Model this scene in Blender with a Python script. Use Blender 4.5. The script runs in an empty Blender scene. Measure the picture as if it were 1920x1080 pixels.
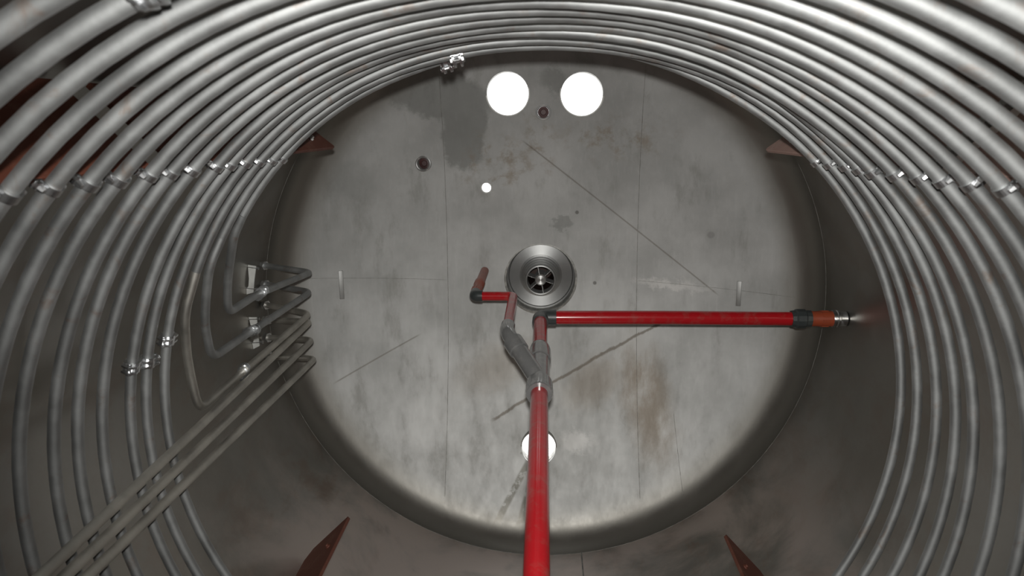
import bpy, bmesh, math, random
from mathutils import Vector, Matrix
random.seed(7)
PI = math.pi
SC = bpy.context.scene
COL = SC.collection
H = 1.30                                    # height of the tank axis above its lowest generator


def P(x, yd, t):
    """tank coordinates (right, down from axis, depth along axis) -> world"""
    return Vector((x, t, H - yd))


def PC(R, deg, t):
    a = math.radians(deg)
    return P(R * math.sin(a), -R * math.cos(a), t)


# ------------------------------------------------------------------ camera
cam_d = bpy.data.cameras.new('camera')
cam = bpy.data.objects.new('camera', cam_d)
COL.objects.link(cam)
F = 1384.0
ax = Vector((60.1, -304.9, F)).normalized()
rx = Vector((0, 1, 0)).cross(ax).normalized()
dx = ax.cross(rx)
cx = Vector((rx[0], ax[0], -dx[0]))
cy = -Vector((rx[1], ax[1], -dx[1]))
cz = -Vector((rx[2], ax[2], -dx[2]))
CAM = P(0.011, -0.784, 0.0)
cam.matrix_world = Matrix(((cx[0], cy[0], cz[0], CAM[0]), (cx[1], cy[1], cz[1], CAM[1]),
                           (cx[2], cy[2], cz[2], CAM[2]), (0, 0, 0, 1)))
cam_d.sensor_width = 36
cam_d.lens = 36 * F / 1920
cam_d.clip_start = 0.02
cam_d.dof.use_dof = True
cam_d.dof.focus_distance = 3.0
cam_d.dof.aperture_fstop = 6.0
SC.camera = cam

# ------------------------------------------------------------------ world: bright daylight outside the tank
w = bpy.data.worlds.new('world')
SC.world = w
w.use_nodes = True
bg = w.node_tree.nodes['Background']
bg.inputs['Color'].default_value = (1, 1, 1, 1)
bg.inputs['Strength'].default_value = 2.6

# the photographer's flash, just above the lens
fl_d = bpy.data.lights.new('camera_flash', 'SPOT')
fl_d.energy = 150
fl_d.spot_size = math.radians(97)
fl_d.spot_blend = 1.0
fl_d.shadow_soft_size = 0.02
fl_d.color = (1.0, 0.985, 0.95)
fl = bpy.data.objects.new('camera_flash', fl_d)
COL.objects.link(fl)
fl.location = P(0.015, -0.86, -0.02)
fl.rotation_euler = (P(0.10, -0.06, 3.5) - fl.location).to_track_quat('-Z', 'Y').to_euler()

SC.view_settings.view_transform = 'Standard'
SC.view_settings.look = 'None'
SC.view_settings.exposure = 0.0
SC.view_settings.gamma = 1.0
SC.view_settings.use_curve_mapping = False


# ------------------------------------------------------------------ node helpers
class NT:
    def __init__(s, name):
        s.m = bpy.data.materials.new(name)
        s.m.use_nodes = True
        s.t = s.m.node_tree
        s.b = s.t.nodes['Principled BSDF']
        s.co = s.t.nodes.new('ShaderNodeTexCoord').outputs['Object']

    def put(s, sock, v):
        if isinstance(v, bpy.types.NodeSocket):
            s.t.links.new(v, sock)
        elif isinstance(v, tuple) and len(v) == 3 and sock.type == 'RGBA':
            sock.default_value = (*v, 1)
        else:
            sock.default_value = v

    def set(s, **k):
        for n, v in k.items():
            s.put(s.b.inputs[n.replace('_', ' ')], v)

    def math(s, op, a, b=0.0, c=0.0, clamp=False):
        n = s.t.nodes.new('ShaderNodeMath')
        n.operation = op
        n.use_clamp = clamp
        for i, v in enumerate((a, b, c)):
            s.put(n.inputs[i], v)
        return n.outputs[0]

    def noise(s, scale, detail=4, rough=.55, vec=None, dist=0.0):
        n = s.t.nodes.new('ShaderNodeTexNoise')
        s.put(n.inputs['Vector'], vec or s.co)
        n.inputs['Scale'].default_value = scale
        n.inputs['Detail'].default_value = detail
        n.inputs['Roughness'].default_value = rough
        n.inputs['Distortion'].default_value = dist
        return n.outputs['Fac']

    def scaled(s, v):
        n = s.t.nodes.new('ShaderNodeMapping')
        s.put(n.inputs['Vector'], s.co)
        n.inputs['Scale'].default_value = v
        return n.outputs[0]

    def ramp(s, f, lo, hi, a=0.0, b=1.0):
        n = s.t.nodes.new('ShaderNodeMapRange')
        n.interpolation_type = 'SMOOTHSTEP'
        s.put(n.inputs[0], f)
        for i, v in enumerate((lo, hi, a, b)):
            n.inputs[i + 1].default_value = v
        return n.outputs[0]

    def mix(s, f, a, b):
        n = s.t.nodes.new('ShaderNodeMix')
        n.data_type = 'RGBA'
        s.put(n.inputs[0], f)
        s.put(n.inputs[6], a)
        s.put(n.inputs[7], b)
        return n.outputs[2]

    def bump(s, h, strength=.2, dist=.005):
        n = s.t.nodes.new('ShaderNodeBump')
        n.inputs['Strength'].default_value = strength
        n.inputs['Distance'].default_value = dist
        s.put(n.inputs['Height'], h)
        s.t.links.new(n.outputs[0], s.b.inputs['Normal'])

    def xz(s):
        n = s.t.nodes.new('ShaderNodeSeparateXYZ')
        s.put(n.inputs[0], s.co)
        return n.outputs['X'], s.math('SUBTRACT', H, n.outputs['Z'])   # right, down


# --- brushed / dull stainless steel in a few finishes
def steel(name, base, rough, metallic=1.0, rust=0.0, rustcol=(.22, .11, .06), var=.14, nscale=6):
    g = NT(name)
    n = g.noise(nscale, 6, .6)
    f = g.ramp(n, .35, .7)
    col = g.mix(f, tuple(c * (1 - var) for c in base), tuple(min(1, c * (1 + var)) for c in base))
    if rust:
        r = g.ramp(g.noise(nscale * 1.7, 7, .65, dist=.6), .56, .72)
        col = g.mix(g.math('MULTIPLY', r, rust), col, rustcol)
    g.set(Base_Color=col, Metallic=metallic, Roughness=g.ramp(n, .3, .7, rough - .05, rough + .05))
    g.bump(g.noise(nscale * 14, 3), .08, .002)
    return g.m


def plain(name, col, rough, metallic=0.0, dirt=None, amount=.5, scale=14):
    g = NT(name)
    c = col
    if dirt:
        c = g.mix(g.math('MULTIPLY', g.ramp(g.noise(scale, 6, .65), .48, .7), amount), col, dirt)
    g.set(Base_Color=c, Roughness=rough, Metallic=metallic)
    return g.m


def turned(name, base, rough):
    """lathe-turned steel: highlights run across the turning marks"""
    g = NT(name)
    n = g.noise(30, 3, .6)
    tn = g.t.nodes.new('ShaderNodeTangent')
    tn.direction_type = 'RADIAL'
    tn.axis = 'Y'
    g.set(Base_Color=g.mix(n, tuple(c * .92 for c in base), tuple(c * 1.08 for c in base)), Metallic=1.0, Roughness=rough, Anisotropic=.7, Anisotropic_Rotation=.25, Tangent=tn.outputs[0])
    return g.m


M = {}
M['tube'] = steel('tube_steel', (.47, .48, .478), .66, rust=.5, rustcol=(.36, .24, .17), nscale=9)
M['pickled'] = steel('return_steel', (.62, .60, .55), .58, nscale=8)
M['zinc'] = steel('zinc_bright', (.74, .75, .76), .34, nscale=60, var=.1)
M['turned'] = turned('turned_steel', (.46, .465, .46), .42)
M['hub'] = turned('bright_steel', (.68, .68, .67), .34)
M['bracket'] = steel('bracket_steel', (.78, .79, .76), .55, metallic=.3, nscale=12)
M['bore'] = plain('dark_bore', (.055, .032, .026), .5, .3, (.02, .012, .01))
M['seam'] = steel('weld_steel', (.46, .455, .43), .62, nscale=40, var=.3)
M['red'] = plain('red_plastic', (.50, .012, .018), .20, 0, (.30, .11, .09), .42, 22)
M['redbrown'] = plain('brown_plastic', (.36, .070, .028), .42, 0, (.22, .07, .04), .6, 20)
M['grey'] = plain('grey_plastic', (.25, .252, .25), .17, .3, (.36, .35, .34), .5, 30)
M['darkgrey'] = plain('dark_plastic', (.050, .058, .058), .38, 0, (.10, .11, .10), .5, 26)
M['primer'] = plain('red_primer', (.17, .052, .030), .62, .0, (.25, .12, .085), .5, 16)
M['primer_dusty_lit'] = plain('dusty_lit_primer', (.52, .33, .28), .68, .0, (.60, .46, .40), .7, 12)  # dusty primer, paled further to paint flash light onto the right rail
M['plug'] = plain('dark_red_plug', (.07, .018, .016), .5, 0, (.03, .015, .012))
M['white'] = steel('edge_strip', (.70, .70, .68), .5, nscale=30)


# --- the head: plates with scuffs, rust blooms, wet runs and scribed lines of their own
def head_material():
    g = NT('head_steel')
    X, Y = g.xz()
    warp = g.math('MULTIPLY', g.math('SUBTRACT', g.noise(5, 5, .6), .5), .16)
    warp2 = g.math('MULTIPLY', g.math('SUBTRACT', g.noise(16, 6, .72), .5), .16)
    Xw = g.math('ADD', X, warp)
    Yw = g.math('ADD', Y, warp2)

    def line(ax_, ay, bx_, by, wd, soft, wob=0.0):
        L = math.hypot(bx_ - ax_, by - ay)
        ux, uy = (bx_ - ax_) / L, (by - ay) / L
        xs, ys = (X, g.math('ADD', Y, g.math('MULTIPLY', warp2, wob))) if wob else (X, Y)
        px, py = g.math('SUBTRACT', xs, ax_), g.math('SUBTRACT', ys, ay)
        d = g.math('ABSOLUTE', g.math('SUBTRACT', g.math('MULTIPLY', px, uy), g.math('MULTIPLY', py, ux)))
        s_ = g.math('ADD', g.math('MULTIPLY', px, ux), g.math('MULTIPLY', py, uy))
        m = g.ramp(d, wd, wd + soft, 1, 0)
        m = g.math('MULTIPLY', m, g.ramp(s_, 0, .05))
        return g.math('MULTIPLY', m, g.ramp(s_, L - .05, L, 1, 0))

    def blob(cx_, cy_, ra, rb, soft=.35, rot=0.0, w_=True):
        xs, ys = (Xw, Yw) if w_ else (X, Y)
        px, py = g.math('SUBTRACT', xs, cx_), g.math('SUBTRACT', ys, cy_)
        c, s_ = math.cos(rot), math.sin(rot)
        a = g.math('DIVIDE', g.math('ADD', g.math('MULTIPLY', px, c), g.math('MULTIPLY', py, s_)), ra)
        b = g.math('DIVIDE', g.math('SUBTRACT', g.math('MULTIPLY', py, c), g.math('MULTIPLY', px, s_)), rb)
        d = g.math('SQRT', g.math('ADD', g.math('MULTIPLY', a, a), g.math('MULTIPLY', b, b)))
        return g.ramp(d, 1 - soft, 1 + soft, 1, 0)

    n1 = g.noise(2.3, 6, .62)
    n2 = g.noise(9, 6, .68, g.scaled((1, 1, .35)))
    fine = g.noise(55, 3, .6, g.scaled((1, 1, .12)))
    base = g.mix(g.ramp(n1, .33, .68), (.46, .462, .45), (.60, .602, .59))
    base = g.mix(g.math('MULTIPLY', g.ramp(n2, .52, .74), .55), base, (.36, .355, .33))
    base = g.mix(g.math('MULTIPLY', g.ramp(fine, .5, .75), .15), base, (.72, .72, .71))
    # dull patches high on the head where the mill finish was not cleaned
    dark = blob(-.36, -.77, .10, .19, .12)
    dark = g.math('MAXIMUM', dark, blob(-.50, -.95, .26, .12, .2, .35))
    dark = g.math('MAXIMUM', dark, g.math('MULTIPLY', blob(.06, -.98, .07, .05, .4, .5), .8))
    dark = g.math('MAXIMUM', dark, g.math('MULTIPLY', blob(.09, -.314, .052, .032, .2, -.2), .75))
    dark = g.math('MAXIMUM', dark, g.math('MULTIPLY', blob(-.88, -.52, .16, .08, .6, .2), .45))
    base = g.mix(g.math('MULTIPLY', dark, .50), base, (.20, .205, .19))
    # rust blooms
    rn = g.ramp(g.noise(11, 6, .7), .47, .66)
    rust = g.math('MULTIPLY', blob(-.20, -.60, .16, .13, .6), rn)
    rust = g.math('MAXIMUM', rust, g.math('MULTIPLY', blob(.34, -.72, .22, .09, .6), rn))
    rust = g.math('MAXIMUM', rust, g.math('MULTIPLY', blob(.0, -.70, .07, .14, .6), rn))
    rust = g.math('MAXIMUM', rust, g.math('MULTIPLY', blob(.52, .55, .10, .30, .6, -.25), g.ramp(n2, .35, .6, .3, 1)))
    rust = g.math('MAXIMUM', rust, g.math('MULTIPLY', blob(.26, .50, .16, .10, .6, -.6), .6))
    rust = g.math('MAXIMUM', rust, g.math('MULTIPLY', blob(-.22, .42, .20, .10, .7, -.4), .5))
    base = g.mix(g.math('MULTIPLY', rust, .62), base, (.335, .27, .20))
    # scribed layout lines and wet runs under the low opening
    ln = g.math('MULTIPLY', line(-.102, -.724, .86, .03, .0014, .004), .62)
    ln = g.math('MAXIMUM', ln, g.math('MULTIPLY', line(-1.03, .447, -.60, .232, .0015, .004), .6))
    ln = g.math('MAXIMUM', ln, g.math('MULTIPLY', line(.62, .165, -.27, .70, .003, .008, .22), .9))
    base = g.mix(g.math('MULTIPLY', ln, .72), base, (.15, .12, .085))
    run = line(-.055, .87, -.250, 1.20, .010, .012)
    run = g.math('MAXIMUM', run, line(-.035, .93, -.118, 1.20, .012, .014))
    run = g.math('MAXIMUM', run, line(-.13, .865, -.03, .81, .003, .006))
    run = g.math('MULTIPLY', run, g.ramp(g.noise(24, 4, .7), .36, .52))
    base = g.mix(g.math('MULTIPLY', run, .66), base, (.19, .18, .145))
    # pale scuffs beside the right-hand joint and round the centre
    sc = g.math('MULTIPLY', blob(.62, -.015, .15, .022, .7, .05), .8)
    sc = g.math('MAXIMUM', sc, g.math('MULTIPLY', blob(.17, .79, .09, .045, .5), .5))
    base = g.mix(sc, base, (.76, .75, .73))
    dots = blob(.172, -.367, .009, .009, .3, 0, False)
    dots = g.math('MAXIMUM', dots, blob(.265, -.01, .009, .009, .3, 0, False))
    dots = g.math('MAXIMUM', dots, g.math('MULTIPLY', blob(.80, -.27, .016, .016, .3, 0, False), .4))
    base = g.mix(g.math('MULTIPLY', dots, .7), base, (.16, .15, .14))
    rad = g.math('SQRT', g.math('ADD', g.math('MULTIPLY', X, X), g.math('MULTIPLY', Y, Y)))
    kn = g.ramp(rad, 1.07, 1.19)                       # the pressed, burnished knuckle, with its shade put into the base colour
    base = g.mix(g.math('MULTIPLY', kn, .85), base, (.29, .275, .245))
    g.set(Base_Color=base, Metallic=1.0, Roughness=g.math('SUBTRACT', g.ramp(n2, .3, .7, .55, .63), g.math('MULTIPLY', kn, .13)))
    g.bump(g.math('ADD', n2, g.math('MULTIPLY', fine, .3)), .12, .004)
    return g.m


def wall_material():
    g = NT('shell_steel')
    X, Y = g.xz()
    n1 = g.noise(2.0, 6, .6)
    base = g.mix(g.ramp(n1, .35, .68), (.36, .345, .315), (.47, .46, .435))
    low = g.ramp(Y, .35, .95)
    st = g.ramp(g.noise(7, 7, .68, g.scaled((1, .55, 1)), .5), .46, .66)
    base = g.mix(g.math('MULTIPLY', g.math('MULTIPLY', st, .75), g.ramp(low, 0, 1, .35, 1.0)), base, (.36, .27, .215))
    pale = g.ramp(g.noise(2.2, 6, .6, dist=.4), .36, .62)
    base = g.mix(g.math('MULTIPLY', g.math('MULTIPLY', pale, low), .9), base, (.80, .71, .66))  # pinkish stain low on the shell, brightened to paint in the head's reflection
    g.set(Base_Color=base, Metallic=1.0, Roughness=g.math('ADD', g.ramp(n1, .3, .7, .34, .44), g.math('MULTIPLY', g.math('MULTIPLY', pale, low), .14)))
    g.bump(g.noise(30, 3, .6), .08, .003)
    return g.m


M['head'] = head_material()
M['wall'] = wall_material()


# ------------------------------------------------------------------ mesh helpers
def obj(name, bm, mat, parent=None, smooth=True, flip=False):
    me = bpy.data.meshes.new(name)
    if flip:
        bmesh.ops.reverse_faces(bm, faces=bm.faces[:])
    bm.to_mesh(me)
    bm.free()
    if smooth:
        me.shade_smooth()
        try:
            me.set_sharp_from_angle(angle=math.radians(38))
        except Exception:
            pass
    me.materials.append(M[mat] if isinstance(mat, str) else mat)
    o = bpy.data.objects.new(name, me)
    COL.objects.link(o)
    if parent:
        o.parent = parent
        o.matrix_parent_inverse = parent.matrix_basis.inverted()
    return o


def inst(name, src, parent, mw):
    o = bpy.data.objects.new(name, src)
    COL.objects.link(o)
    base = Matrix.Identity(4)
    q = parent
    chain = []
    while q:
        chain.append(q)
        q = q.parent
    for q in reversed(chain):
        base = base @ q.matrix_parent_inverse @ q.matrix_basis
    o.parent = parent
    o.matrix_parent_inverse = base.inverted()
    o.matrix_basis = mw
    return o


def tag(o, label=None, cat=None, group=None, kind=None):
    if label: o['label'] = label
    if cat: o['category'] = cat
    if group: o['group'] = group
    if kind: o['kind'] = kind
    return o


def thing(name, loc, label, cat, group=None):
    o = bpy.data.objects.new(name, None)
    o.empty_display_size = .05
    COL.objects.link(o)
    o.location = loc
    return tag(o, label, cat, group)


def tube_bm(pts, r, seg=14, bm=None, cap=True):
    bm = bm or bmesh.new()
    n = len(pts)
    tang = []
    for i in range(n):
        a, b = pts[max(i - 1, 0)], pts[min(i + 1, n - 1)]
        tang.append((b - a).normalized())
    up = Vector((0, 0, 1)) if abs(tang[0].z) < .9 else Vector((1, 0, 0))
    u = tang[0].cross(up).normalized()
    rings = []
    for i in range(n):
        t = tang[i]
        u = (u - t * u.dot(t)).normalized()
        v = t.cross(u)
        rad = r[i] if isinstance(r, (list, tuple)) else r
        rings.append([bm.verts.new(pts[i] + (u * math.cos(2 * PI * k / seg) + v * math.sin(2 * PI * k / seg)) * rad)
                      for k in range(seg)])
    for a, b in zip(rings, rings[1:]):
        for k in range(seg):
            bm.faces.new((a[k], a[(k + 1) % seg], b[(k + 1) % seg], b[k]))
    if cap:
        bm.faces.new(list(reversed(rings[0])))
        bm.faces.new(rings[-1])
    bmesh.ops.recalc_face_normals(bm, faces=bm.faces[:])
    return bm


def fillet(pts, rad, n=8):
    """round the inner corners of a polyline"""
    out = [pts[0]]
    for i in range(1, len(pts) - 1):
        p, a, b = pts[i], pts[i - 1], pts[i + 1]
        r = rad[i - 1] if isinstance(rad, (list, tuple)) else rad
        da, db = (a - p), (b - p)
        k = min(r, da.length * .48, db.length * .48)
        A, B = p + da.normalized() * k, p + db.normalized() * k
        for j in range(n + 1):
            s = j / n
            out.append(A * (1 - s) ** 2 + p * 2 * s * (1 - s) + B * s * s)
    out.append(pts[-1])
    return out


def lathe_bm(prof, origin, axis, seg=48, bm=None, closed=False):
    """prof = [(r, along)]; revolved about axis through origin"""
    bm = bm or bmesh.new()
    axis = axis.normalized()
    u = axis.cross(Vector((0, 0, 1)) if abs(axis.z) < .9 else Vector((1, 0, 0))).normalized()
    v = axis.cross(u)
    rings = []
    for r, h in prof:
        if r < 1e-6:
            rings.append([bm.verts.new(origin + axis * h)])
        else:
            rings.append([bm.verts.new(origin + axis * h + (u * math.cos(2 * PI * k / seg) + v * math.sin(2 * PI * k / seg)) * r)
                          for k in range(seg)])
    prs = list(zip(rings, rings[1:]))
    if closed:
        prs.append((rings[-1], rings[0]))
    for a, b in prs:
        for k in range(seg):
            k2 = (k + 1) % seg
            if len(a) == 1 and len(b) == 1:
                continue
            if len(a) == 1:
                bm.faces.new((a[0], b[k2], b[k]))
            elif len(b) == 1:
                bm.faces.new((a[k], a[k2], b[0]))
            else:
                bm.faces.new((a[k], a[k2], b[k2], b[k]))
    bmesh.ops.recalc_face_normals(bm, faces=bm.faces[:])
    return bm


def box_bm(c, ux, uy, uz, bevel=0.0, bm=None):
    """box centred at c with half-extent vectors"""
    bm = bm or bmesh.new()
    vs = [bm.verts.new(c + ux * a + uy * b + uz * d) for a in (-1, 1) for b in (-1, 1) for d in (-1, 1)]
    fs = [bm.faces.new([vs[i] for i in f]) for f in
          ((0, 1, 3, 2), (4, 6, 7, 5), (0, 4, 5, 1), (2, 3, 7, 6), (0, 2, 6, 4), (1, 5, 7, 3))]
    bmesh.ops.recalc_face_normals(bm, faces=bm.faces[:])
    if bevel:
        es = list({e for f in fs for e in f.edges})
        bmesh.ops.bevel(bm, geom=es, offset=bevel, segments=2, profile=.5, affect='EDGES')
    return bm


def prism_bm(poly, w_, bm=None, bevel=0.0):
    """closed polygon (world points) extruded by vector w_"""
    bm = bm or bmesh.new()
    a = [bm.verts.new(p) for p in poly]
    b = [bm.verts.new(p + w_) for p in poly]
    n = len(poly)
    bm.faces.new(a)
    bm.faces.new(list(reversed(b)))
    for i in range(n):
        bm.faces.new((a[i], b[i], b[(i + 1) % n], a[(i + 1) % n]))
    bmesh.ops.recalc_face_normals(bm, faces=bm.faces[:])
    if bevel:
        bmesh.ops.bevel(bm, geom=bm.edges[:], offset=bevel, segments=1, affect='EDGES')
    return bm


AXIS = Vector((0, 1, 0))
RW, TS, RK, RC = 1.25, 3.22, .16, 2.5        # shell radius, tangent line, knuckle and crown radius
_c = RW - RK
_hz = math.sqrt((RC - RK) ** 2 - _c * _c)
RJ = RC * _c / (RC - RK)


def dome(r):
    if r < RJ:
        return TS - _hz + math.sqrt(RC * RC - r * r)
    return TS + math.sqrt(max(RK * RK - (r - _c) ** 2, 0))


# ------------------------------------------------------------------ the tank
# cylindrical shell, 12 mm thick
bm = lathe_bm([(RW, -.30), (RW, TS), (RW + .012, TS), (RW + .012, -.30)], P(0, 0, 0), AXIS, 160, closed=True)
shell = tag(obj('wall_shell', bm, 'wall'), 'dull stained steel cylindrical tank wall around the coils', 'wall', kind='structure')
# ring weld between shell and head, long weld low on the right
pts = [PC(RW + .001, 360 * k / 160, TS) for k in range(161)]
obj('weld_seam', tube_bm(pts, .0018, 8, cap=False), 'seam', shell)
for dg, t0, t1_ in ((171.2, .2, TS), (-168, .2, 1.7)):
    obj('weld_seam', tube_bm([PC(RW, dg, t0 + (t1_ - t0) * k / 12) for k in range(13)], .0035, 8), 'seam', shell)

# near head behind the viewer
bm = lathe_bm([(0, -.62), (.4, -.60), (.8, -.53), (1.08, -.43), (1.2, -.37), (RW, -.30), (RW + .012, -.30), (1.2, -.385), (.8, -.545), (0, -.635)],
              P(0, 0, 0), AXIS, 64)
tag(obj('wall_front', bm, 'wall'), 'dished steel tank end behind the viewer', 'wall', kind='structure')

# far head
rs = [.10 + (RJ - .10) * k / 26 for k in range(27)]
prof = [(r, dome(r)) for r in rs]
a0 = math.asin((RJ - _c) / RK)
for k in range(1, 13):
    a = a0 + (PI / 2 - a0) * k / 12
    prof.append((_c + RK * math.sin(a), TS + RK * math.cos(a)))
TH = .010
outp = []
for i, (r, h) in enumerate(prof):
    (r0, h0), (r1, h1) = prof[max(i - 1, 0)], prof[min(i + 1, len(prof) - 1)]
    tr, th = r1 - r0, h1 - h0
    L = math.hypot(tr, th)
    outp.append((r - th / L * TH, h + tr / L * TH))
bm = lathe_bm(prof + outp[::-1], P(0, 0, 0), AXIS, 144, closed=True)
head = obj('wall_back', bm, 'head')
tag(head, 'dished steel tank end with round openings and welded plates', 'wall', kind='structure')

HOLES = [(-.154, -.926, .0955), (.182, -.920, .0955), (-.016, .820, .087), (-.268, -.492, .0235),
         (-.558, -.613, .033), (.008, -.844, .033), (-.006, -.030, .174)]
cut = bmesh.new()
for x, y, r in HOLES:
    lathe_bm([(0, 3.2), (r, 3.2), (r, 3.8), (0, 3.8)], P(x, y, 0), AXIS, 48, bm=cut)
cutter = obj('cutter', cut, 'seam')
md = head.modifiers.new('holes', 'BOOLEAN')
md.operation = 'DIFFERENCE'
md.object = cutter
md.solver = 'EXACT'
dg_ = bpy.context.evaluated_depsgraph_get()
new = bpy.data.meshes.new_from_object(head.evaluated_get(dg_))
head.modifiers.clear()
head.data = new
new.shade_smooth()
try:
    new.set_sharp_from_angle(angle=math.radians(38))
except Exception:
    pass
bpy.data.objects.remove(cutter, do_unlink=True)

# short necks welded into the openings
for k, (x, y, r) in enumerate(HOLES[:4]):
    t0 = dome(math.hypot(x, y))
    ln = .042 if k == 2 else .03
    e = .004 if k == 2 else .0
    bm = lathe_bm([(r - .0005, t0 - .006 + e), (r + .005, t0 - .006 + e), (r + .005, t0 + ln), (r - .0005, t0 + ln)], P(x, y, 0), AXIS, 48, closed=True)
    obj('nozzle_neck', bm, 'seam', head)
# sleeve of the central opening
bm = lathe_bm([(.174, dome(.17) - .004), (.184, dome(.17) - .002), (.184, 3.76), (.174, 3.76)], P(-.006, -.030, 0), AXIS, 64, closed=True)
obj('centre_sleeve', bm, 'seam', head)


def on_head(x, y, lift=0.0):
    return P(x, y, dome(math.hypot(x, y)) - lift)


def seam(a, b, r=.0016, n=40):
    return tube_bm([on_head(a[0] + (b[0] - a[0]) * k / n, a[1] + (b[1] - a[1]) * k / n, -.0012) for k in range(n + 1)], r, 6)


for a, b in (((-.455, -1.04), (-.487, 1.03)), ((.455, -1.04), (.487, 1.03)),
             ((-1.12, -.085), (-.478, -.033)), ((.478, -.028), (1.16, .0)),
             ((.655, .62), (.69, .99))):
    obj('weld_seam', seam(a, b), 'seam', head)
for x, y0, y1 in ((-.968, -.11, .03), (.936, -.055, .066)):
    c = on_head(x, (y0 + y1) / 2, .004)
    s = 1 if x > 0 else -1
    n_ = Vector((-x, -1.0 * dome(abs(x)) * .75, 0)).normalized()
    tx = n_.cross(Vector((0, 0, 1))).normalized()
    obj('lug', box_bm(c, tx * .011, Vector((0, 0, (y1 - y0) / 2)), n_ * .0045, .002), 'head', head)

# ------------------------------------------------------------------ centre flange with stepped throat and vanes
FC = P(-.006, -.034, 0)
flg = thing('vaned_flange', P(-.006, -.034, 3.72), 'round turned steel flange with six-vaned throat at centre of domed end', 'flange')
obj('flange_ring', lathe_bm([(.10, 3.708), (.160, 3.708), (.166, 3.714), (.166, 3.730), (.1805, 3.732), (.1805, 3.738), (.10, 3.738)], FC, AXIS, 72, closed=True), 'turned', flg)
obj('stepped_collar', lathe_bm([(.108, 3.712), (.108, 3.704), (.099, 3.700), (.0975, 3.676), (.091, 3.672), (.0895, 3.646), (.084, 3.642), (.0825, 3.616), (.0775, 3.612),
                                (.0765, 3.592), (.074, 3.588), (.0685, 3.588), (.0665, 3.592), (.0665, 3.712)], FC, AXIS, 72, closed=True), 'turned', flg)
obj('bore', lathe_bm([(.0664, 3.66), (.0664, 3.93), (0, 3.93), (0, 3.94), (.076, 3.94), (.076, 3.738), (.0664, 3.72)], FC, AXIS, 48), 'bore', flg)
obj('hub', lathe_bm([(0, 3.590), (.022, 3.590), (.028, 3.596), (.028, 3.72), (0, 3.72)], FC, AXIS, 36), 'hub', flg)
for k in range(6):
    a = math.radians(-18 + 60 * k)
    d = Vector((math.cos(a), 0, math.sin(a)))
    nrm = Vector((-math.sin(a), 0, math.cos(a)))
    obj('vane', box_bm(FC + AXIS * 3.640 + d * .0475, d * .0205, AXIS * .045, nrm * .0013), 'hub', flg, smooth=False)

# ------------------------------------------------------------------ two threaded sockets in the head
for (x, y, r), lab in ((HOLES[4], 'threaded steel socket with dark red plug, left of the small daylight hole'),
                       (HOLES[5], 'threaded steel socket with dark red plug between the two large daylight openings')):
    t0 = dome(math.hypot(x, y))
    s_ = thing('threaded_socket', P(x, y, t0), lab, 'socket', 'sockets in the domed end')
    pr = [(.0325, t0 - .014), (.0365, t0 - .012), (.0375, t0 + .004), (.0375, t0 + .05), (.027, t0 + .05)]
    for q in range(10):
        pr += [(.0262, t0 + .046 - q * .006), (.0282, t0 + .043 - q * .006)]
    pr.append((.0285, t0 - .012))
    obj('socket_body', lathe_bm(pr, P(x, y, 0), AXIS, 40, closed=True), 'hub', s_)
    obj('plug', lathe_bm([(0, t0 + .030), (.012, t0 + .030), (.014, t0 + .034), (.0258, t0 + .036), (.0258, t0 + .052), (0, t0 + .052)], P(x, y, 0), AXIS, 32), 'plug', s_)

# ------------------------------------------------------------------ heating coils: three tubes wound side by side
TR = .0125
PITCH, T1 = .0906, 2.0312


def hel(th):
    return .79 * th / (2 * PI) + .105 * (th / PI) ** 5


DR = {1: [(-34.9, .0005), (-26.9, -.0055), (-19.6, -.009), (-15.2, -.0125), (-9.2, -.0075), (1.4, -.0055), (15.3, -.008), (22, -.0085), (33, -.009), (43.1, -.0005)],
      2: [(-33.1, -.002), (-25.4, -.002), (-20.3, -.0085), (-11.2, -.017), (-5.7, -.019), (1.4, -.0205), (6.9, -.02), (20.9, -.0065), (31, 0), (40.6, .0005)],
      3: [(-31.2, -.001), (-24.1, -.0035), (-16, -.009), (1.4, -.018), (20, -.01), (29.4, -.0015), (38.2, .002)],
      4: [(-29.2, .0045), (-22.6, .002), (-15, -.0025), (-10.7, -.006), (1.3, -.0105), (18.7, .0025), (27.6, .0045), (36.3, -.005)],
      5: [(-27.5, .004), (-21.4, -.001), (-10.1, -.01), (1.3, -.0195), (18.1, -.0135), (26.6, -.012), (34.3, -.012)],
      6: [(-25.8, .0025), (-9.5, -.0105), (1.3, -.014), (16.9, -.0065), (33.6, -.0095)],
      7: [(-24.2, 0), (-8.9, -.0115), (1.2, -.014), (15.9, -.007), (31.3, -.008)],
      8: [(-22.5, 0), (-8.3, -.0095), (1.2, -.014), (15, -.0085), (29.2, -.0105)],
      9: [(-20.8, .0015), (-7.7, -.0065), (1.1, -.0135), (27.1, -.01)]}
DTL = {1: -.02, 2: -.01, 3: -.007, 4: .002, 5: 0, 6: .018, 7: -.008, 8: -.007, 9: .005, 10: -.006}
DTR = {3: -.008, 4: -.005, 5: .01, 6: -.001, 7: -.007, 8: -.002}


def interp(kn, x):
    if x <= kn[0][0]:
        return kn[0][1]
    for (a, va), (b, vb) in zip(kn, kn[1:]):
        if x <= b:
            s = (x - a) / (b - a)
            return va + (vb - va) * s
    return kn[-1][1]


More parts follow.
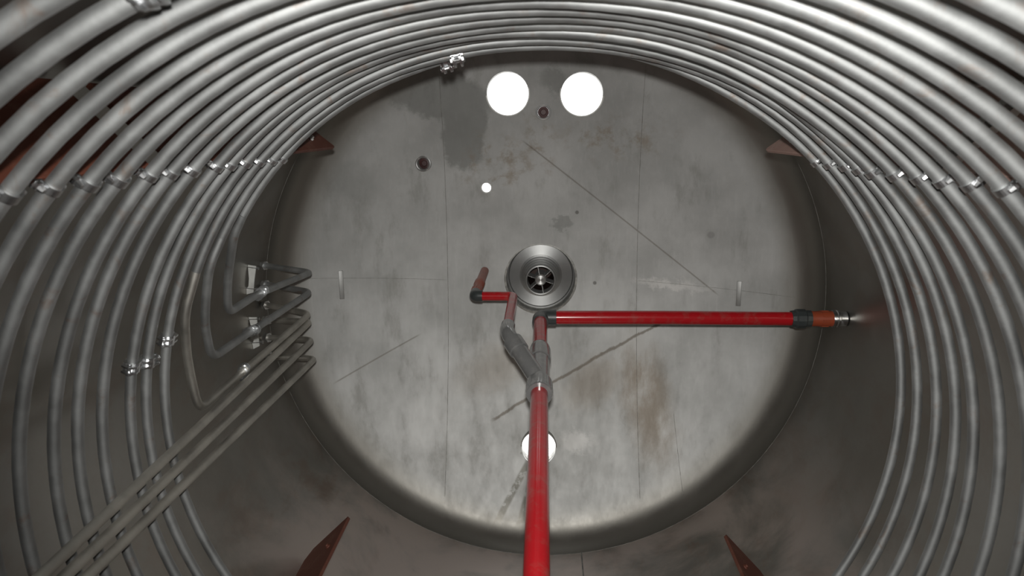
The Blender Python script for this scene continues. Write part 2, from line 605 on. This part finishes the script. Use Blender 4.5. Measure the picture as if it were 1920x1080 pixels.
def coil_rt(i, deg):
    """radius and depth of turn i at an angle from the top"""
    kn = DR.get(i, [(-22, .0), (-8, -.009), (1, -.0135), (16, -.008), (29, -.009)])
    kn = [(-58, 0.0)] + kn + [(60, 0.0)]
    dl, dr_ = DTL.get(i, 0), DTR.get(i, 0)
    kt = [(-180, 0), (-120, dl), (-40, dl), (0, (dl + dr_) / 2), (45, dr_), (120, dr_), (180, 0)]
    r = sum(interp(kn, deg + o) for o in (-6, -3, 0, 3, 6)) / 5
    t = sum(interp(kt, deg + o) for o in (-12, 0, 12)) / 3 if abs(deg) < 168 else interp(kt, deg)
    return 1.0 + r, T1 - (i - 1) * PITCH - 3 * PITCH * hel(math.radians(deg)) + t


def coil_pt(i, deg):
    r, t = coil_rt(i, deg)
    return PC(r, deg, t)


# two-bolt flanged union (oval plates face along local X, long side along local Y, local Z points to the tank axis)
ub = bmesh.new()
for sx in (-1, 1):
    pl = []
    for k in range(24):
        a = 2 * PI * k / 24
        cx_ = .0195 if math.cos(a) > 0 else -.0195
        rr = .011
        y_, z_ = (math.cos(a) * rr + cx_, math.sin(a) * rr)
        z_ *= 1.55 if abs(math.cos(a)) < .3 else 1.25
        pl.append(Vector((sx * .0068 - .0022, y_, z_)))
    prism_bm(pl, Vector((.0044, 0, 0)), ub)
lathe_bm([(.0126, -.0125), (.0172, -.0125), (.0172, .0125), (.0126, .0125)], Vector(), Vector((1, 0, 0)), 20, ub, True)
UNION = bpy.data.meshes.new('pipe_union')
ub.to_mesh(UNION); ub.free(); UNION.materials.append(M['zinc'])
bb = bmesh.new()
lathe_bm([(0, -.0135), (.0042, -.0135), (.0042, .0135), (0, .0135)], Vector(), Vector((1, 0, 0)), 10, bb)
for sx in (-1, 1):
    lathe_bm([(0, sx * .0095), (.0062, sx * .0095), (.0062, sx * .0130), (0, sx * .0130)], Vector(), Vector((1, 0, 0)), 6, bb)
UBOLT = bpy.data.meshes.new('bolt')
bb.to_mesh(UBOLT); bb.free(); UBOLT.materials.append(M['zinc'])


def frame(p, xdir, zdir):
    x = xdir.normalized()
    z = (zdir - x * zdir.dot(x)).normalized()
    y = z.cross(x)
    return Matrix(((x[0], y[0], z[0], p[0]), (x[1], y[1], z[1], p[1]), (x[2], y[2], z[2], p[2]), (0, 0, 0, 1)))


def union(parent, p, tan, inward, tilt=0.0, s=1.0):
    mw = frame(p, tan, inward) @ Matrix.Rotation(math.radians(tilt), 4, 'X') @ Matrix.Scale(s, 4)
    u = inst('pipe_union', UNION, parent, mw)
    u['label'] = 'bright zinc two-bolt pipe union'
    for sy in (-1, 1):
        inst('bolt', UBOLT, u, mw @ Matrix.Translation((0, sy * .0215, 0)))
    return u


FEED = {1: ([(1, -57.6, 2.036), (1, -61, 2.056), (1, -68.7, 2.128), (1, -72.8, 2.158), (.995, -77.0, 2.185), (.99, -76.4, 2.40), (.983, -78.8, 3.0)],
            (-1.238, -.195, 3.15), [.03, .04, .04, .045, .05, .05, .04], (5, .5)),
        2: ([(1, -61, 1.950), (1, -65.6, 1.962), (1, -71.9, 2.005), (1, -77, 2.032), (.995, -83.8, 2.085), (.99, -83.6, 2.341), (.978, -83.7, 3.0)],
            (-1.2435, -.108, 3.16), [.03, .05, .05, .04, .055, .05, .04], (5, .5)),
        3: ([(1, -66, 1.872), (1, -72.7, 1.882), (1, -79.8, 1.930), (1, -84, 1.957), (.995, -91.2, 1.985), (.99, -90.5, 2.255), (.983, -89.3, 3.0)],
            (-1.247, -.016, 3.153), [.04, .05, .05, .04, .055, .05, .04], (5, .5))}
COILS = {}
clabel = {1: 'dull steel heating coil fed by the uppermost and shortest of the three left-hand bends',
          2: 'dull steel heating coil fed by the middle of the three left-hand bends',
          3: 'dull steel heating coil fed by the lowest and longest of the three left-hand bends'}
LAST = 18
for c in (1, 2, 3):
    root = thing('heating_coil', PC(1.0, 180, T1 - (c - 1) * PITCH), clabel[c], 'heating coil', 'three intertwined heating coils')
    COILS[c] = root
    for i in range(c, LAST + 1, 3):
        a0 = -180.0
        if i <= 3:
            a0 = {1: -57.0, 2: -60.5, 3: -65.5}[i]
        n = int((180 - a0) / 3)
        pts = [coil_pt(i, a0 + (180 - a0) * k / n) for k in range(n + 1)]
        obj('coil_turn', tube_bm(pts, TR, 16, cap=(i + 3 > LAST)), 'tube', root)
    fp, wl, rad, _ = FEED[c]
    a0 = {1: -57.0, 2: -60.5, 3: -65.5}[c]
    pp = [coil_pt(c, a0)] + [PC(*q) for q in fp[1:]] + [P(*wl)]
    path = fillet(pp, .05)
    obj('feed_pipe', tube_bm(path, TR, 16), 'pickled' if c == 3 else 'tube', root)
    # union on the straight leg near the bend
    q = PC(*fp[5])
    nx = PC(*fp[6])
    q2 = q + (nx - q) * .06
    inw = (P(0, 0, q2.y) - q2)
    union(root, q2, nx - q, inw, {1: 35, 2: 62, 3: 20}[c], 1.0)
    # screwed fitting where the feed meets the wall
    wp = P(*wl)
    dn = (wp - PC(*fp[6])).normalized()
    obj('wall_fitting', lathe_bm([(.0128, -.012), (.021, -.012), (.021, .004), (.0185, .008), (.0185, .012), (.0128, .012)], wp - dn * .022, dn, 6, closed=True), 'zinc', root, smooth=False)

for i, deg, tilt, s in ((4, -75.5, 3, 1.05), (6, -76.6, 14, 1.05), (5, -77.3, -18, 1.05), (1, -14.6, 65, 1.3), (2, -12.2, 35, 1.3), (15, -23.0, 8, .95)):
    p = coil_pt(i, deg)
    tn = coil_pt(i, deg + 1) - coil_pt(i, deg - 1)
    union(COILS[(i - 1) % 3 + 1], p, tn, P(0, 0, p.y) - p, tilt, s)

# ------------------------------------------------------------------ three straight return pipes
rets = [((-1.246, .054, 3.146), (-.983, .022, 3.0), (-.931, .032, 1.2), 'straight steel return pipe on the left, uppermost of the three diagonal ones'),
        ((-1.240, .125, 3.11), (-.979, .103, 3.0), (-.925, .068, 1.25), 'straight steel return pipe on the left, middle of the three diagonal ones'),
        ((-1.231, .205, 3.08), (-.973, .187, 3.0), (-.914, .101, 1.3), 'straight pale steel return pipe on the left, lowest of the three diagonal ones')]
for a, b, c, lab in rets:
    A, B, C_ = P(*a), P(*b), P(*c)
    end = B + (C_ - B) * ((3.0 - .42) / (3.0 - c[2]))
    root = thing('return_pipe', A, lab, 'pipe', 'return pipes along the left wall')
    obj('straight_run', tube_bm(fillet([A, B, end], .045, 10), TR, 16), 'pickled', root)
    dn = (A - B).normalized()
    obj('wall_fitting', lathe_bm([(.0128, -.014), (.022, -.014), (.022, .008), (.0128, .008)], A - dn * .024, dn, 6, closed=True), 'zinc', root, smooth=False)

# ------------------------------------------------------------------ mounting brackets beside the wall fittings
for (d0, d1, t0, lab) in ((-79.6, -85.0, 3.03, 'pale steel strip bracket with two bolts beside the upper wall fittings'),
                          (-90.2, -96.2, 3.04, 'pale steel strip bracket with two bolts beside the lower wall fittings')):
    mid = (d0 + d1) / 2
    root = thing('mounting_bracket', PC(1.24, mid, t0), lab, 'bracket', 'strip brackets on the left wall')
    tb = t0 - .04
    p = [PC(1.249, d0, tb), PC(1.214, d0, tb), PC(1.217, (d0 + d1) / 2, tb), PC(1.220, d1, tb), PC(1.249, d1 - .5, tb), PC(1.249, d1 + .6, tb), PC(1.241, d1 + 1.2, tb), PC(1.240, (d0 + d1) / 2, tb)]
    rad_ = (P(0, 0, t0) - PC(1, mid, t0)).normalized()
    obj('strip', prism_bm(p, AXIS * .006), 'bracket', root, smooth=False)
    for d in (d0 - .4, d1 + .7):
        q = PC(1.210, d, t0 - .037)
        obj('bolt', lathe_bm([(0, -.05), (.004, -.05), (.004, 0), (.008, 0), (.008, .007), (0, .008)], q, rad_, 6), 'zinc', root, smooth=False)

# ------------------------------------------------------------------ support rails with pipe clips
# clip: band over the tube with two nuts (local X along tube, Y along rail, Z to the tank axis)
cb = bmesh.new()
arc = []
for k in range(13):
    a = PI * k / 12
    arc.append((math.cos(a), math.sin(a)))
po = [Vector((-.007, c * .0165, s * .0165)) for c, s in arc]
pi_ = [Vector((-.007, c * .0128, s * .0128)) for c, s in reversed(arc)]
foot_l = [Vector((-.007, -.0165, -.010)), Vector((-.007, -.030, -.010)), Vector((-.007, -.030, -.0135)), Vector((-.007, -.0128, -.0135))]
foot_r = [Vector((-.007, .0128, -.0135)), Vector((-.007, .030, -.0135)), Vector((-.007, .030, -.010)), Vector((-.007, .0165, -.010))]
prism_bm(po + foot_l + pi_ + foot_r, Vector((.014, 0, 0)), cb)
CLIP = bpy.data.meshes.new('pipe_clip')
cb.to_mesh(CLIP); cb.free(); CLIP.materials.append(M['zinc'])
nb = bmesh.new()
lathe_bm([(0, -.0135), (.0075, -.0135), (.0085, -.004), (.0062, -.003), (.0042, .006), (0, .007)], Vector(), Vector((0, 0, 1)), 6, nb)
NUT = bpy.data.meshes.new('nut')
nb.to_mesh(NUT); nb.free(); NUT.materials.append(M['zinc'])

RAILS = [(-45.4, 2.60, 'rust-red coil support rail behind the coils at upper left', .10),
         (46.8, 2.50, 'rust-red coil support rail behind the coils at upper right', .13),
         (-133.0, 2.58, 'dark rust-red coil support rail with pointed end at lower left', .02),
         (136.8, 2.57, 'dark rust-red coil support rail with pointed end at lower right', .02)]
for deg, te, lab, ch in RAILS:
    root = thing('support_rail', PC(1.24, deg, te), lab, 'rail', 'four coil support rails')
    a = math.radians(deg)
    tanv = Vector((math.cos(a), 0, -math.sin(a)))
    half = .006
    ri, ro = 1.0145, 1.240
    spans = ((1.46, te), (.30, 1.36))
    for s0, s1 in spans:
        if s1 == te:
            poly = [PC(ri, deg, s0), PC(ri, deg, s1 - .012), PC(ri + .006, deg, s1), PC(ri + .012, deg, s1 - .002), PC(ro - .03, deg, s1 - ch), PC(ro, deg, s1 - ch - .05), PC(ro, deg, s0)]
        else:
            poly = [PC(ri, deg, s0), PC(ri, deg, s1), PC(ro, deg, s1), PC(ro, deg, s0)]
        poly = [q - tanv * half for q in poly]
        obj('rail_plate', prism_bm(poly, tanv * 2 * half, bevel=.0012), 'primer_dusty_lit' if deg == 46.8 else 'primer', root, smooth=False)
    # pale joint strip between the two plates
    poly = [PC(ri + .012, deg, 1.43), PC(ri + .012, deg, 1.462), PC(ro, deg, 1.462), PC(ro, deg, 1.43)]
    if deg == 46.8:
        obj('joint_strip', prism_bm([q - tanv * .008 for q in poly], tanv * .016), 'white', root, smooth=False)
    inn = -Vector((math.sin(a), 0, math.cos(a)))
    bol = lathe_bm([(0, -.012), (.010, -.012), (.010, .010), (.006, .012), (.006, .018), (0, .018)], PC(1.06, deg, te - .17), tanv * (-1 if deg > 0 else 1), 6)
    obj('end_bolt', bol, 'bracket' if abs(deg) < 90 else 'primer', root, smooth=False)
    for i in range(1, LAST + 1):
        if abs(deg) > 90 and i > 14:
            continue
        p = coil_pt(i, deg)
        tn = coil_pt(i, deg + 1) - coil_pt(i, deg - 1)
        if i <= 3 and deg < -90:
            continue
        sc = 1.0 + random.uniform(-.06, .1)
        mw = frame(p, tn, inn) @ Matrix.Scale(sc, 4)
        cl = inst('pipe_clip', CLIP, root, mw)
        for sy in (-1, 1):
            inst('nut', NUT, cl, mw @ Matrix.Translation((0, sy * .0235, 0)) @ Matrix.Rotation(random.uniform(0, 1), 4, 'Z'))

# ------------------------------------------------------------------ red plastic pipework in the middle of the tank
pipe = thing('plastic_pipework', P(0, 0, 3.0), 'red plastic pipework with grey branch fitting and long cross arm', 'pipework')
D2 = .0275


def my(t):
    return .05 * (3.0 - t)


def mp(t):
    return P(-.004, my(t), t)


obj('main_pipe', tube_bm([mp(.28), mp(1.0), mp(1.8), mp(2.25)], D2, 28), 'red', pipe)
obj('upper_pipe', tube_bm([mp(2.58), mp(2.75), mp(2.955)], D2 * .98, 28), 'red', pipe)
# elbow turning to the right
E0 = mp(3.0)
el = fillet([mp(2.925), P(-.004, my(3.0), 2.99), P(.062, 0, 2.99)], .045, 10)
obj('elbow', tube_bm(el, .0335, 24), 'darkgrey', pipe)
obj('cross_arm', tube_bm([P(.045, 0, 2.99), P(.5, -.001, 2.988), P(1.04, .002, 2.984)], .0285, 28), 'red', pipe)
X1 = Vector((1, 0, 0))
org = P(0, .002, 2.984)
cp = obj('coupling', lathe_bm([(.0286, 1.025), (.034, 1.025), (.036, 1.040), (.041, 1.046), (.041, 1.078), (.036, 1.084), (.035, 1.104), (.0286, 1.104)], org, X1, 12, closed=True), 'darkgrey', pipe, smooth=False)
sl = obj('wall_sleeve', lathe_bm([(.020, 1.095), (.0315, 1.095), (.0315, 1.132), (.0325, 1.136), (.0325, 1.192), (.020, 1.192)], org, X1, 32, closed=True), 'redbrown', pipe)
for k in range(12):
    a = 2 * PI * k / 12
    d = Vector((0, math.cos(a), math.sin(a)))
    obj('grip_rib', box_bm(org + X1 * 1.160 + d * .0330, X1 * .014, d.cross(X1) * .0022, d * .0016), 'redbrown', sl, smooth=False)
obj('steel_ring', lathe_bm([(.024, 1.190), (.034, 1.190), (.036, 1.194), (.036, 1.202), (.033, 1.205), (.036, 1.208), (.036, 1.216), (.030, 1.220), (.030, 1.246), (.024, 1.246)], org, X1, 36, closed=True), 'hub', pipe)

# grey branch fitting
dm = (mp(2.6) - mp(2.2)).normalized()
wo = mp(2.19)
wy = obj('branch_fitting', lathe_bm([(.0276, .0), (.040, .0), (.042, .008), (.042, .085), (.0345, .090), (.0335, .14), (.0335, .25), (.0345, .296), (.0385, .30), (.0395, .32), (.0395, .39), (.036, .42), (.031, .436), (.0272, .436)], wo, dm, 36, closed=True), 'grey', pipe)
BX, BY = -.120, -.075
b0, b1 = mp(2.30), P(BX, BY, 2.50)
db = (b1 - b0).normalized()
Lb = (b1 - b0).length
obj('branch_arm', lathe_bm([(0, .01), (.030, .012), (.030, Lb * .60), (.0350, Lb * .602), (.0350, Lb * .80), (.0265, Lb * .802), (0, Lb * .802)], b0, db, 32), 'grey', wy)
obj('branch_elbow', tube_bm(fillet([b0 + db * Lb * .66, b1, P(BX, BY, 2.585)], .04, 8), [.0262] * 11, 24), 'grey', wy)
for k in range(26):
    a = 2 * PI * k / 26
    u = dm.cross(Vector((0, 0, 1))).normalized()
    v = dm.cross(u)
    d = u * math.cos(a) + v * math.sin(a)
    obj('collar_rib', box_bm(wo + dm * .046 + d * .042, dm * .030, d.cross(dm) * .0017, d * .0014), 'grey', wy, smooth=False)
# thinner branch pipe: away, left, then into the head
R3 = .0195
obj('branch_pipe', tube_bm(fillet([P(BX, BY, 2.565), P(BX, BY, 3.06), P(-.262, BY + .001, 3.065)], .024, 10), R3, 24), 'red', pipe)
obj('end_elbow', tube_bm(fillet([P(-.252, BY, 3.065), P(-.284, BY, 3.066), P(-.285, BY, 3.115)], .022, 10), .0245, 24), 'darkgrey', pipe)
eb = obj('head_sleeve', lathe_bm([(.015, 3.09), (.0225, 3.09), (.0225, 3.27), (.0245, 3.275), (.0245, 3.34), (.0205, 3.345), (.0205, 3.62), (.015, 3.62)], P(-.286, BY, 0), AXIS, 28, closed=True), 'redbrown', pipe)
for k in range(12):
    a = 2 * PI * k / 12
    d = Vector((math.cos(a), 0, math.sin(a)))
    obj('grip_rib', box_bm(P(-.286, BY, 3.17) + d * .0228, AXIS * .03, d.cross(AXIS) * .002, d * .0016), 'redbrown', eb, smooth=False)
